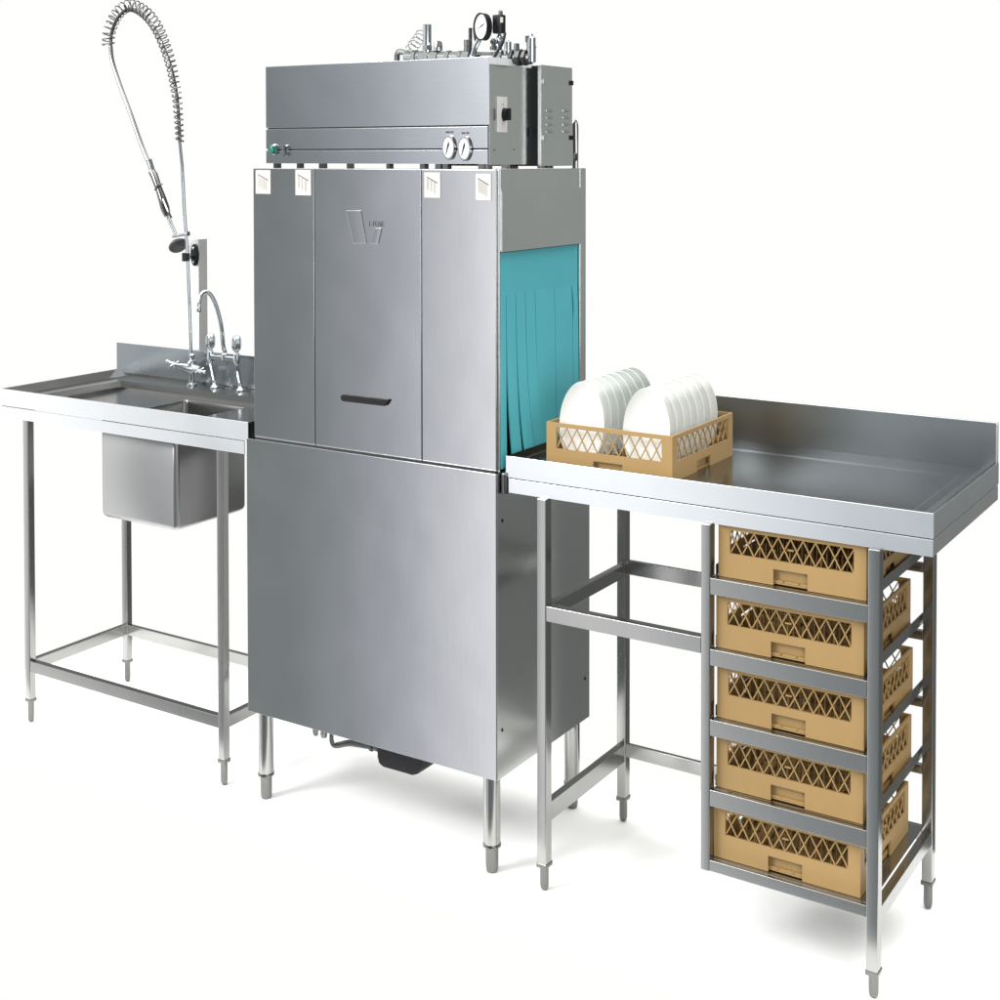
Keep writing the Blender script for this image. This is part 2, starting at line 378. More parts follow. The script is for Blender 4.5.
# pipework on the hood
YP = .12
def P(u, v, y=YP): return at(u, v, 'Y', y)
def hx(b, p, r, z0, z1, seg=6): b.lathe(p, [(r, z0), (r, z1)], seg)
pk = dict(smooth=True, angle=30)
MB().tube(smoothpath([P(397, 62), P(397.2, 55), P(399.5, 51.7), P(404, 52.5), P(409, 54.5), P(416, 56)], 6), .0065, 12).build('pipe', PIPE, mc, **pk)
b = MB(); b.tube([P(406, 56.5), P(531, 58.5)], .0125, 16)
for u, w, r in ((416, 3, .0175), (418.5, 3, .015), (426, 9, .0155), (436, 7, .0165), (449, 4, .0165), (461, 4, .016), (468, 7, .0185), (500, 8, .017), (513, 3, .019), (520, 4, .020), (526, 3, .019)):
    b.tube([P(u-w/2, 55.5+u*.004), P(u+w/2, 55.5+u*.004)], r*.9, 8)
b.build('manifold', PIPE, mc, **pk)
def upright(name, u, v0, v1, r, mat=PIPE, y=YP, prof=None):
    a, c = P(u, v0, y), P(u, v1, y); hgt = c.z-a.z
    pf = prof or [(1, 0), (1, 1)]
    return MB().lathe(a, [(r*q, hgt*t) for q, t in pf], 16).build(name, mat, mc, **pk)
upright('flue_pipe', 427.2, 56, 24.6, .0096, CHROME)
MB().lathe(P(427.2, 50), [(.0115, 0), (.0115, .010)], 6).build('pipe_nut', PIPE, mc, .0004)
upright('vent_cap', 438.2, 51, 41, .0105, CHROME, prof=[(.95, 0), (.95, .35), (.8, .36), (1, .4), (.8, .9), (.35, 1)])
upright('valve_stem', 468, 53, 40, .0092, PIPE, prof=[(1, 0), (1, .4), (.9, .41), (.9, .5), (1, .51), (1, 1)])
upright('valve_stem', 470.3, 41, 28, .0042, FOOTM)
upright('valve_stem', 493.5, 50, 38.5, .0055, PIPE, prof=[(1.4, 0), (1.4, .3), (.8, .31), (.8, .55), (1.3, .56), (1.3, .8), (.6, 1)])
upright('valve_stem', 499.2, 56, 40, .0078, CHROME, prof=[(1.3, 0), (1.3, .35), (.8, .4), (.8, .6), (1.1, .62), (1.1, .8), (.7, 1)])
upright('valve_stem', 507.8, 57, 40.2, .0080, CHROME, prof=[(1.3, 0), (1.3, .4), (1, .42), (1, .9), (.3, .92), (.25, 1)])
upright('valve_stem', 516.6, 56, 43.5, .0062, PIPE, prof=[(1.3, 0), (1.3, .5), (1, .52), (.9, 1)])
upright('sight_tube', 531.5, 62, 34, .0096, CHROME, prof=[(1, 0), (1, .5), (1.1, .51), (1.1, .57), (.95, .58), (.95, .85), (.4, .92), (.3, 1)])
upright('valve_stem', 528.6, 58, 36, .0045, FOOTM, prof=[(1, 0), (1, .7), (1.6, .72), (1.6, 1)])
# thin coiled capillary wire
cp = []
A0, A1 = P(409, 52), P(423, 33)
for k in range(0, 97):
    t = k/96; c_ = A0.lerp(A1, t); ang = 2*math.pi*t*5.5; rr = .013*math.sin(math.pi*min(1, t*3+.25)*.5)
    d = Vector((.75, 0, .65)); n1 = Vector((-.65, 0, .75))
    cp.append(c_+n1*math.cos(ang)*rr+Vector((0, 1, 0))*math.sin(ang)*rr+d*math.sin(ang)*.004)
MB().tube(cp, .0009, 6).build('coiled_wire', FOOTM, mc, smooth=True)
# dial gauge facing the front, leaning on an elbow
gp = P(481.4, 26.6, .085)
gd = MB().lathe(gp, [(.005, .019), (.0262, .018), (.0290, .016), (.0290, -.002), (.0295, -.005), (.0270, -.005), (.0262, -.001), (.001, -.001)], 40, 'Y', (SQ, 1)).build('pressure_gauge', BLACK, mc, **pk)
MB().lathe(gp, [(.0260, -.0012), (.0260, -.0018)], 40, 'Y', (SQ, 1)).build('dial', DIAL, gd)
n_ = MB(); n_.bar(gp+Vector((-.008, -.0024, -.005)), gp+Vector((.009, -.0024, .006)), .0012, .0008); n_.bar(gp+Vector((-.001, -.0026, -.0005)), gp+Vector((.005, -.0026, .004)), .003, .001)
n_.build('needle', BLACK, gd)
tk = MB()
for a in range(-135, 136, 15):
    c_, s_2 = math.sin(R(a)), math.cos(R(a))
    tk.bar(gp+Vector((c_*.0205*SQ, -.0022, s_2*.0205)), gp+Vector((c_*.0235*SQ, -.0022, s_2*.0235)), .0007, .0006)
tk.build('scale_marks', INK, gd)
MB().tube(smoothpath([P(480, 38, .1), P(477.5, 43, .1), P(475, 48, .1), P(473, 56, .1)], 6), .006, 10).build('gauge_elbow', CHROME, mc, **pk)
MB().tube(smoothpath([P(474, 28, .12), P(475, 38, .12), P(477, 44, .12), P(474, 55, .12)], 6), .003, 8).build('pipe', FOOTM, mc, **pk)
# black solenoid with its cable
sa = P(496.0, 15.5, .12); sb = P(505.5, 33.5, .12)
sv = MB().box(sa.x, sb.x, .105, .122, sb.z, sa.z).build('solenoid', BLACK, mc, .002)
MB().lathe(P(500.5, 15.5, .12), [(.0048, 0), (.0048, .008), (.003, .011)], 12).build('cap', PIPE, sv, **pk)
MB().box(sa.x+.007, sa.x+.010, .1035, .1045, sb.z+.004, sa.z-.004).build('label', CHROME, sv)
MB().box(sa.x+.021, sa.x+.028, .1035, .1045, sb.z+.022, sa.z-.006).build('label', INKG, sv)
MB().lathe(P(499.6, 40, .12), [(.005, 0), (.007, .004), (.007, .008), (.004, .010), (.004, .022)], 12).build('stem', CHROME, sv, **pk)
MB().tube(smoothpath([P(505, 33, .11), P(503.6, 40, .10), P(500, 48, .09), P(496, 54, .08), P(493.5, 60, .075)], 6), .0030, 8).build('cable', BLACK, mc, **pk)

# ================================================================ square-leg frames
def sq_leg(parent, x0, x1, y0, y1, zt, zb=.056, fm=FOOTM):
    l = MB().box(x0, x1, y0, y1, zb, zt).build('leg', S_LEG, parent, .0018)
    xc, yc_ = (x0+x1)/2, (y0+y1)/2; e = .0014
    MB().box(x0-e, x1+e, y0-e, y1+e, zb-.007, zb+.002).build('collar', fm, l, .0015)
    r = (x1-x0)*.43
    MB().lathe((xc, yc_, 0), [(r*.45, 0), (r*.8, .003), (r*.95, .009), (r, .016), (r, zb-.006)], 16).build('foot', fm, l, smooth=True)
    return l
# ================================================================ right-hand (clean side) table
tb = thing('outlet_table', (.45, .22, 0), 'long steel table with five racks stored under it, beside the turquoise curtain', 'table')
TX0, TX1, TY0, TY1 = .0145, .8870, .0200, .4970
ZR, ZRD, ZF, ZDK = .8800, .8365, .8047, .8600
def worktop(parent, x0, x1, y0, y1, zr, zrd, dk, hole=None, right=True):
    """flat sheet with raised outer edge that slopes down inwards"""
    b = MB(); o = .0055; i = .034; L = (x0, x1, y0, y1)
    def rect(dx0, dx1, dy0, dy1, z): return [b.b.verts.new(p) for p in ((x0+dx0, y0+dy0, z), (x1-dx1, y0+dy0, z), (x1-dx1, y1-dy1, z), (x0+dx0, y1-dy1, z))]
    return b, rect
b, rect = worktop(tb, TX0, TX1, TY0, TY1, ZR, ZRD, ZDK)
r0 = rect(0, 0, 0, 0, ZRD); r1 = rect(0, 0, 0, 0, ZR); r2 = rect(.001, .006, .006, .001, ZR)
r3 = rect(.0015, .034, .030, .0015, ZDK+.004); r4 = rect(.002, .052, .046, .085, ZDK+.0035); r5 = rect(.0025, .056, .050, .100, ZDK+.0026)
rr_ = [r0, r1, r2, r3, r4, r5]
for q in range(5):
    for k in range(4): b.b.faces.new((rr_[q][k], rr_[q][(k+1) % 4], rr_[q+1][(k+1) % 4], rr_[q+1][k]))
b.b.faces.new(r5); r6 = rect(.0, 0, 0, 0, ZRD-.0005)
wt = b.build('worktop', S_DECK, tb)
# outer faces of the raised rim
MB().box(TX0, TX1+.0012, TY0-.0012, TY0-.0001, ZRD, ZR+.0006).build('front_edge', S_RIM, wt, .0005)
MB().box(TX1+.0001, TX1+.0013, TY0, TY1, ZRD, ZR+.0006).build('end_edge', S_RIM, wt, .0005)
fa = MB().box(TX0+.006, TX1+.0004, TY0-.0006, TY0+.0030, ZF, ZRD-.0022).box(TX1-.0030, TX1+.0004, TY0+.0032, TY1-.001, ZF, ZRD-.0022)
fa.build('fascia', S_RIM, tb, .0008)
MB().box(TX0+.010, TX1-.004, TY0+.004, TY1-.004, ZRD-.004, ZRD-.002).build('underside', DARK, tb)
MB().box(-.02, TX1, TY1-.0025, TY1, ZRD, .9590).build('upstand', S_UP, tb, .0006)
MB().box(-.02, TX1, TY1-.0075, TY1+.0005, .9592, .9612).build('upstand_edge', S_RIM, tb, .0005)
MB().box(TX1-.0022, TX1+.001, TY1-.0105, TY1-.0026, ZR-.01, .9590).build('upstand_return', S_RIM, tb, .0005)
LW = .0212; LD = .024
LX = (.0945, .7762); LY = (.0095, .3580)
sq_leg(tb, LX[0], LX[0]+LW, LY[0], LY[0]+LD, ZF); sq_leg(tb, LX[1], LX[1]+LW, LY[0], LY[0]+LD, ZF, .050)
sq_leg(tb, LX[0], LX[0]+LW, LY[1], LY[1]+LD, ZF+.02); sq_leg(tb, LX[1], LX[1]+LW, LY[1], LY[1]+LD, ZF+.02)
PX = .4565; PW = .0180
MB().box(PX, PX+PW, LY[0], LY[0]+LD, .1445, ZF).build('post', S_LEG, tb, .0015)
MB().box(PX, PX+PW, LY[1], LY[1]+LD, .1445, ZF+.02).build('post', S_LEG, tb, .0015)
LEV = [.1665, .3010, .4350, .5690, .7040]
def rail(a, mat=S_LEG): return MB().box(*a).build('rail', mat, tb, .0012)
y0, y1 = LY[0]+.0006, LY[0]+LD-.001
rail((LX[0]+LW, PX, y0, y1, .5570, .5880))                          # front, upper left
rail((LX[0]+LW, PX, LY[1]+.001, LY[1]+.012, .5640, .5955)); rail((LX[0]+LW, PX, LY[1]+.001, LY[1]+.012, .1520, .1810))
rail((LX[0]+.004, LX[0]+LW-.0008, LY[0]+LD, LY[1], .5570, .5860)); rail((LX[0]+.004, LX[0]+LW-.0008, LY[0]+LD, LY[1], .1400, .1800))
for i, z in enumerate(LEV):
    rail((PX+PW, LX[1], y0, y0+.010, z-(.031 if i else .021), z))
    if i: rail((PX+PW, LX[1], LY[1]+.001, LY[1]+.012, z-.031, z-.012))
for z in LEV[1:]:
    MB().box(.7715, .7735, LY[0]+LD, .400, z, z+.0205).box(.745, .7713, LY[0]+.014, LY[1], z-.002, z-.0003).build('runner', S_LEG, tb)
    MB().box(.4760, .4778, LY[0]+LD, .400, z, z+.0205).box(.4782, .512, LY[0]+.014, LY[1], z-.002, z-.0003).build('runner', S_LEG, tb)
for z in LEV[1:]:
    MB().box(.5125, .7445, LY[0]+.014, LY[1], z-.002, z-.0005).build('shelf', S_LEG, tb)
rail((LX[1]+.004, LX[1]+LW-.0005, LY[0]+LD, LY[1], .134, .1615))
rail((PX+PW, LX[1], LY[1]+.001, LY[1]+.012, .137, .1655))
MB().box(PX+.004, LX[1]+.003, LY[0]+.014, LY[1]+.0005, LEV[0]-.0022, LEV[0]-.0004).build('bottom_shelf', S_LEG, tb)

# ================================================================ left-hand (sink) table
tl = thing('sink_table', (-1.13, .2, 0), 'steel sink table with deep square bowl and low splashback', 'sink')
SX0, SX1, SY0, SY1 = -1.5705, -.6850, .0060, .4120
b = MB()
def rc(x0, x1, y0, y1, z): return [b.b.verts.new(p) for p in ((x0, y0, z), (x1, y0, z), (x1, y1, z), (x0, y1, z))]
HXa, HXb, HYa, HYb = -1.172, -.960, .050, .288
ZW = .8475
loops = [rc(SX0, SX1, SY0, SY1, ZRD), rc(SX0, SX1, SY0, SY1, ZR), rc(SX0+.006, SX1-.002, SY0+.006, SY1-.001, ZR),
         rc(SX0+.045, SX1-.003, SY0+.030, SY1-.002, ZR-.015), rc(-1.470, SX1-.0035, SY0+.034, .334, ZR-.015), rc(-1.468, SX1-.004, SY0+.036, .331, ZW)]
for q in range(5):
    for k in range(4): b.b.faces.new((loops[q][k], loops[q][(k+1) % 4], loops[q+1][(k+1) % 4], loops[q+1][k]))
o_ = loops[5]; i_ = rc(HXa, HXb, HYa, HYb, ZW-.003)
for k in range(4): b.b.faces.new((o_[k], o_[(k+1) % 4], i_[(k+1) % 4], i_[k]))
wt = b.build('worktop', S_DECK, tl)
MB().box(SX0-.0012, SX1, SY0-.0012, SY0-.0001, ZRD, ZR+.0006).build('front_edge', S_RIM, wt, .0005)
MB().box(SX0+.002, SX1-.012, SY0-.0006, SY0+.003, ZF, ZRD-.0022).box(SX0+.002, SX0+.005, SY0+.0032, SY1, ZF, ZRD-.0022).build('fascia', S_RIM, tl, .0008)
MB().box(SX0, SX1-.0015, SY1-.0015, SY1+.0012, ZRD, .9570).build('upstand', S_UP, tl, .0008)
# bowl
b = MB()
def rrect(x0, x1, y0, y1, r, z, n=6):
    out = []
    for cx, cy, a0 in ((x1-r, y1-r, 0), (x0+r, y1-r, 90), (x0+r, y0+r, 180), (x1-r, y0+r, 270)):
        for k in range(n+1):
            t = R(a0+90*k/n); out.append(b.b.verts.new((cx+r*math.cos(t), cy+r*math.sin(t), z)))
    return out
BX0, BX1, BYa, BYb, BZ = -1.232, -.962, .048, .300, .573
L = [rrect(BX0+.004, BX1-.004, BYa+.004, BYb-.004, .012, ZRD-.006), rrect(BX0, BX1, BYa, BYb, .012, ZRD-.010)]
for t in (0, 20, 40, 60, 80, 90):
    e = .016*(1-math.cos(R(t))); L.append(rrect(BX0+e, BX1-e, BYa+e, BYb-e, .014, BZ+.016*(1-math.sin(R(t)))))
for q in range(len(L)-1):
    n = len(L[q])
    for k in range(n): b.b.faces.new((L[q][k], L[q][(k+1) % n], L[q+1][(k+1) % n], L[q+1][k]))
b.b.faces.new(L[-1])
bw = b.build('bowl', S_BOWL, tl, smooth=True, angle=50)
b = MB()
L = [rrect(HXa, HXb, HYa, HYb, .010, ZW-.0032), rrect(HXa+.002, HXb-.002, HYa+.002, HYb-.002, .012, ZW-.010), rrect(HXa+.004, HXb-.004, HYa+.004, HYb-.004, .016, BZ+.03), rrect(HXa+.02, HXb-.02, HYa+.02, HYb-.02, .016, BZ+.012)]
for q in range(len(L)-1):
    n = len(L[q])
    for k in range(n): b.b.faces.new((L[q][k], L[q][(k+1) % n], L[q+1][(k+1) % n], L[q+1][k]))
b.b.faces.new(L[-1]); b.build('bowl_lining', S_DECK, bw, smooth=True, angle=50)
lw, ld = .0200, .020
AX = (-1.4870, -.7925); AY = (.0120, .3480)
for x in AX:
    for y in AY: sq_leg(tl, x, x+lw, y, y+ld, ZF if y < .1 else ZF+.02, .062)
def rail2(a): return MB().box(*a).build('rail', S_LEG, tl, .0012)
rail2((AX[0]+lw, AX[1], AY[0]+.0006, AY[0]+ld-.001, .1370, .1660)); rail2((AX[0]+lw, AX[1], AY[1]+.0006, AY[1]+.014, .1370, .1660))
rail2((AX[0]+.001, AX[0]+lw-.001, AY[0]+ld, AY[1], .1370, .1660)); rail2((AX[1]+.001, AX[1]+lw-.001, AY[0]+ld, AY[1], .1370, .1660))

# ================================================================ spray arm post and taps
yq = .4200
ps = thing('spray_post', tuple(at(196, 348, 'Y', yq)), 'short bright steel channel post rising behind the sink splashback, holding the spray pipe', 'post')
a, c = at(186.5, 238.5, 'Y', yq), at(198.2, 350, 'Y', yq)
MB().box(a.x, a.x+.046, yq, yq+.034, .885, a.z).build('channel', S_POST, ps, .001)
# spray unit stands on the worktop
ysy = .3830
T_ = lambda u, v, y=ysy: at(u, v, 'Y', y)
bs = T_(191.8, 388); ZB_ = ZR-.0148
sp = thing('spray_tap', (bs.x, ysy, ZB_), 'tall chrome spray tap with coiled spring over an arched hose, hung above the sink', 'spray tap')
MB().lathe((bs.x, ysy, ZB_), [(.014, 0), (.014, .004), (.0075, .007), (.0075, .042), (.010, .043), (.012, .052), (.012, .064), (.008, .07)], 20).build('base', CHROME, sp, smooth=True)
zb = T_(191, 367).z
b = MB(); b.tube([(bs.x-.055, ysy-.01, zb+.003), (bs.x-.03, ysy-.006, zb), (bs.x, ysy, zb-.004), (bs.x+.03, ysy, zb-.004)], [.006, .010, .014, .009], 12)
b.build('valve_body', CHROME, sp, smooth=True)
for s, xx in ((-1, bs.x-.052), (1, bs.x+.036)):
    k = MB(); c0 = Vector((xx, ysy-.01, zb+(.004 if s < 0 else -.006)))
    k.tube([c0, c0+Vector((s*.024, -.004, .007 if s < 0 else -.001))], [.006, .0035], 10)
    k.sphere(c0+Vector((s*.027, -.005, .008 if s < 0 else -.001)), .0055, seg=10)
    k.tube([c0+Vector((s*.004, -.016, -.005)), c0+Vector((s*.004, .016, .005))], .0035, 8)
    k.tube([c0+Vector((s*.004, 0, -.013)), c0+Vector((s*.004, 0, .013))], .003, 8)
    k.build('tap_handle', CHROME, sp, smooth=True)
MB().lathe((bs.x+.001, ysy, zb+.006), [(.010, 0), (.010, .012), (.006, .014), (.008, .020), (.008, .028), (.004, .032)], 16).build('union_nut', CHROME, sp, smooth=True)
riser = [T_(191, 356), T_(190.3, 330), T_(187.8, 260), T_(184.6, 215), T_(182.0, 165), T_(179.6, 142)]
MB().tube(riser, .0048, 12).build('riser_pipe', CHROME, sp, smooth=True)
arc = smoothpath([T_(179.8, 142), T_(178.6, 118), T_(176.2, 92), T_(170.5, 66), T_(162, 44), T_(152, 25), T_(141, 13.5), T_(129, 9.0), T_(118.5, 17), T_(111.8, 32), T_(110.6, 46)], 14)
hose = smoothpath([T_(110.6, 46), T_(112.6, 62), T_(121, 88), T_(131, 115), T_(141.5, 145), T_(150, 166)], 10)
MB().tube(arc, .0048, 10).build('hose', PIPE, sp, smooth=True)
MB().tube(hose, .0062, 12).build('hose', S_LEG, sp, smooth=True)
# spring around the arched hose: coils lean to the outer side
co = []
Ls = [0]
for i in range(1, len(arc)): Ls.append(Ls[-1]+(arc[i]-arc[i-1]).length)
tot = Ls[-1]; NT = 40; ppt = 14
ctr = sum((p for p in arc), Vector())/len(arc)
for k in range(NT*ppt+1):
    t = k/(NT*ppt)
    # coils closer at the straight end
    s_pos = tot*t; i = max(j for j in range(len(Ls)) if Ls[j] <= s_pos+1e-9); i = min(i, len(arc)-2)
    q = (s_pos-Ls[i])/(Ls[i+1]-Ls[i]); p = arc[i].lerp(arc[i+1], q); d = (arc[i+1]-arc[i]).normalized()
    n1 = d.cross(Vector((0, 1, 0))).normalized(); n1 = -n1 if n1.dot(p-ctr) < 0 else n1
    off = .010*min(1, max(0, (t-.28)/.25))
    rad = .0105+.0065*min(1, t*1.6); ang = 2*math.pi*NT*t
    co.append(p+n1*(math.cos(ang)*rad+off)+Vector((0, 1, 0))*math.sin(ang)*rad)
MB().tube(co, .0019, 6).build('spring', FOOTM, sp, smooth=True)
# trigger gun
MB().tube([T_(149, 160), T_(152.6, 172)], [.0085, .0085], 12).build('hose_end', CHROME, sp, smooth=True)
gn = MB().tube([T_(151.8, 171.5), T_(154, 175), T_(158.6, 188), T_(162, 198), T_(165, 208), T_(167.5, 216)], [.0105, .011, .0098, .0115, .013, .009], 14).build('grip', FOOTM, sp, smooth=True)
MB().tube([T_(155, 190, ysy-.01), T_(158, 184, ysy-.014), T_(162.5, 184)], .0024, 8).build('hook', FOOTM, gn, smooth=True)
MB().tube(smoothpath([T_(163, 199, ysy-.012), T_(168.5, 212, ysy-.014), T_(171.5, 218, ysy-.01)], 5), .0028, 8).build('trigger', FOOTM, gn, smooth=True)
MB().tube([T_(167.2, 215), T_(171, 224), T_(176, 235)], [.0062, .0055, .0050], 12).build('neck', CHROME, sp, smooth=True)
hc = T_(179.5, 244.5)
b = MB(); nrm = Vector((.56*.85+.71*.42, -.70*.42, -.83*.85)).normalized(); hc = T_(178, 245.5)
m = nrm.to_track_quat('Z', 'Y').to_matrix().to_4x4(); m.translation = hc
tmp = MB(); tmp.lathe((0, 0, 0), [(.006, -.014), (.020, -.008), (.027, 0), (.025, .004)], 24)
bmesh.ops.transform(tmp.b, matrix=m, verts=tmp.b.verts[:])
tmp.build('spray_head', PIPE, sp, smooth=True)
MB().tube([T_(172.8, 236.5), T_(186.5, 234)], .0038, 10).tube([T_(185.5, 234), T_(188.6, 233.6)], .0065, 10).build('hook_ring', CHROME, sp, smooth=True)
# clamp holding the riser to the post
w = T_(187.2, 257); c0 = at(194.6, 255, 'Y', yq-.0045)
cl = thing('pipe_clamp', tuple(c0), 'black oval wall plate with chrome arm clamping the spray pipe to its post', 'clamp')
MB().lathe(c0, [(.0305, .0035), (.0305, -.002), (.026, -.004)], 28, 'Y', (.46, 1)).build('wall_plate', BLACK, cl, smooth=True)
b = MB()
for dz in (-.019, .019): b.sphere(c0+Vector((0, -.005, dz)), .0042, seg=10)
b.build('bolt', CHROME, cl, smooth=True)
MB().tube([c0+Vector((-.002, -.003, -.004)), w+Vector((.008, 0, 0))], .0052, 10).build('arm', CHROME, cl, smooth=True)
MB().lathe(w+Vector((-.005, 0, -.012)), [(.0115, 0), (.0115, .023)], 8, sc=(1.1, .8)).build('clamp_block', BLACK, cl, .001)
# mixer tap
p1 = at(215.5, 390.5, 'Z', ZB_); p2 = at(241.5, 392.5, 'Z', ZB_); p1.y = p2.y = .385
p1.x = T_(214.6, 390, .385).x; p2.x = T_(240.4, 391, .385).x
mx = thing('mixer_tap', ((p1.x+p2.x)/2, .385, ZB_), 'chrome bridge mixer tap with swan neck spout and two fluted handles, beside the machine', 'tap')
zbr = T_(225, 358, .37).z; yb = .372
q1, q2 = T_(210.6, 358, yb), T_(236.6, 359, yb); q1.z = q2.z = zbr
for p, q in ((p1, q1), (p2, q2)):
    l = MB(); l.lathe((p.x, p.y, ZB_), [(.0125, 0), (.0125, .003), (.007, .009), (.0055, .012)], 16)
    l.tube(smoothpath([(p.x, p.y, ZB_+.010), (p.x-.002, p.y, ZB_+.025), (q.x+.002, q.y, zbr-.022), (q.x, q.y, zbr-.008)], 6), .0055, 10)
    l.build('tap_leg', CHROME, mx, smooth=True)
    MB().lathe((q.x, q.y, zbr-.012), [(.009, 0), (.0095, .012), (.008, .026), (.006, .028), (.0055, .034)], 16).build('valve', CHROME, mx, smooth=True)
    hprof = MB(); NS = 24
    for k in range(6): pass
    rings = []
    for r_, hh in ((.006, 0), (.0105, .004), (.0125, .012), (.0125, .030), (.010, .039), (.004, .042)):
        ring = []
        for k in range(NS):
            t = 2*math.pi*k/NS; rr2 = r_*(1+.10*math.cos(6*t)); ring.append(hprof.b.verts.new((q.x+rr2*math.cos(t), q.y+rr2*math.sin(t), zbr+.021+hh)))
        rings.append(ring)
    for i in range(5):
        for k in range(NS): hprof.b.faces.new((rings[i][k], rings[i][(k+1) % NS], rings[i+1][(k+1) % NS], rings[i+1][k]))
    hprof.b.faces.new(rings[0]); hprof.b.faces.new(rings[-1][::-1])
    hprof.build('tap_handle', FOOTM if False else CHROME, mx, smooth=True, angle=60)
MB().tube([q1, q2], .0075, 14).lathe(((q1.x+q2.x)/2+.004, yb, zbr), [(.009, -.006), (.009, .010), (.0065, .013), (.0065, .020)], 16).build('bridge', CHROME, mx, smooth=True)
sx_ = (q1.x+q2.x)/2+.004
T2 = lambda u, v, dy: at(u, v, 'Y', yb+dy)
spout = smoothpath([Vector((sx_, yb, zbr+.018)), T2(223.2, 345, -.002), T2(221, 325, -.01), T2(216.5, 307, -.02), T2(211.5, 296, -.032), T2(205.8, 291.8, -.045), T2(201.2, 294.8, -.06), T2(199.2, 303, -.068), T2(198.8, 309, -.07)], 10)
MB().tube(spout, .0058, 14).build('spout', CHROME, mx, smooth=True)
tip = spout[-1]
MB().lathe(tip+Vector((0, 0, -.008)), [(.0065, 0), (.0072, .002), (.0072, .012), (.006, .014)], 16).build('nozzle', CHROME, mx, smooth=True)

# ================================================================ dish racks
RW, RD, RH = .284, .296, .0985
def lattice_panel(p0, along, nrm, length, zlo, zhi, n):
    """diagonal bars crossing in a window; p0 the lower start corner"""
    b = MB(); along = Vector(along); nrm = Vector(nrm); hgt = zhi-zlo; st = length/n
    def pt(s, z, off): return Vector(p0)+along*s+Vector((0, 0, z))+nrm*off
    w = .0024
    for sgn, off in ((1, .0003), (-1, .0016)):
        for k in range(-1, n+1):
            # each bar spans one cell width over the full height
            s0 = (k+.0)*st if sgn > 0 else (k+1)*st
            s1 = s0+sgn*st*1.0
            for half in (0,):
                a0, a1 = s0+half*st*1.0, s1+half*st*1.0
                z0_, z1_ = 0., hgt
                lo, hi = min(a0, a1), max(a0, a1)
                if hi <= 0 or lo >= length: continue
                def clip(a, z, a_, z_):
                    if a < 0: z = z+(z_-z)*(0-a)/(a_-a); a = 0
                    if a > length: z = z+(z_-z)*(length-a)/(a_-a); a = length
                    return a, z
                c0, d0 = clip(a0, z0_, a1, z1_); c1, d1 = clip(a1, z1_, a0, z0_)
                if abs(c1-c0) < .002: continue
                b.bar(pt(c0, d0, off), pt(c1, d1, off), w*.9, .0022, up=nrm)
    # the short cross bar in the middle
    m = length/2
    b.bar(pt(m-st*.25, hgt*.52, .0010), pt(m+st*.25, hgt*.52, .0010), .0028, .0022, up=nrm)
    return b
def make_rack(name, loc, label, cells=10):
    """a square open crate: corner posts, plain lower band with hand recess, latticed windows"""
    t = thing(name, loc, label, 'dish rack', 'tan dish racks')
    X, Y, Z = loc; x0, x1, y0, y1 = X-RW/2, X+RW/2, Y-RD/2, Y+RD/2
    th = .004; zl, zh = Z+.046, Z+.090; m = .023
    b = MB()
    # walls: lower band with an arch notch in the middle, top rim, end stiles
    for (p, al, nr, ln) in (((x0, y0), (1, 0), (0, -1), RW), ((x1, y1), (-1, 0), (0, 1), RW), ((x1, y0), (0, 1), (1, 0), RD), ((x0, y1), (0, -1), (-1, 0), RD)):
        al3, nr3 = Vector((*al, 0)), Vector((*nr, 0)); o3 = Vector((*p, 0))-nr3*th
        def blk(s0, s1, z0, z1, inn=0., tk=th):
            q = [o3+al3*s0-nr3*inn, o3+al3*s1-nr3*inn, o3+al3*s1+nr3*(tk-inn), o3+al3*s0+nr3*(tk-inn)]
            b.prism([v+Vector((0, 0, z0)) for v in q], (0, 0, z1-z0))
        nw = .033; mid_ = ln/2
        e = 0 if al[0] else th
        blk(e, mid_-nw, Z, zl); blk(mid_+nw, ln-e, Z, zl); blk(mid_-nw, mid_+nw, Z+.030, zl)
        blk(mid_-nw-.002, mid_+nw+.002, Z+.002, Z+.0298, .010, .003)      # recessed back of the hand hole
        blk(e, m, zl, zh); blk(ln-m, ln-e, zl, zh)
        blk(e, ln-e, zh, Z+RH)
    bmesh.ops.remove_doubles(b.b, verts=b.b.verts[:], dist=.00005)
    bd = b.build('rack_body', TAN, t)
    # open grid base with rows of pegs
    g = MB(); n = 9; g.box(x0+.006, x1-.006, y0+.006, y1-.006, Z+.0015, Z+.0040)
    for k in range(n+1):
        f = k/n; g.box(x0+.006+(RW-.015)*f, x0+.009+(RW-.015)*f, y0+.006, y1-.006, Z+.004, Z+.009)
        g.box(x0+.006, x1-.006, y0+.006+(RD-.015)*f, y0+.009+(RD-.015)*f, Z+.0045, Z+.0085)
    for i in range(n-1):
        for j in range(n-1):
            cx_, cy_ = x0+.006+(RW-.015)*(i+1)/n+.0015, y0+.006+(RD-.015)*(j+1)/n+.0015
            g.lathe((cx_, cy_, Z), [(.0022, .0088), (.0012, .055)], 6)
    g.build('base_grid', TAN, t)
    for (p, al, nr, ln) in (((x0, y0), (1, 0, 0), (0, -1, 0), RW), ((x0, y1), (1, 0, 0), (0, 1, 0), RW), ((x1, y0), (0, 1, 0), (1, 0, 0), RD), ((x0, y0), (0, 1, 0), (-1, 0, 0), RD)):
        p0 = Vector((p[0], p[1], zl))+Vector(al)*m-Vector(nr)*.0032
        lattice_panel(p0, al, nr, ln-2*m, 0, zh-zl, cells).build('lattice', TAN, t)
    return t
rx, ry = .4820+RW/2, .0290+RD/2
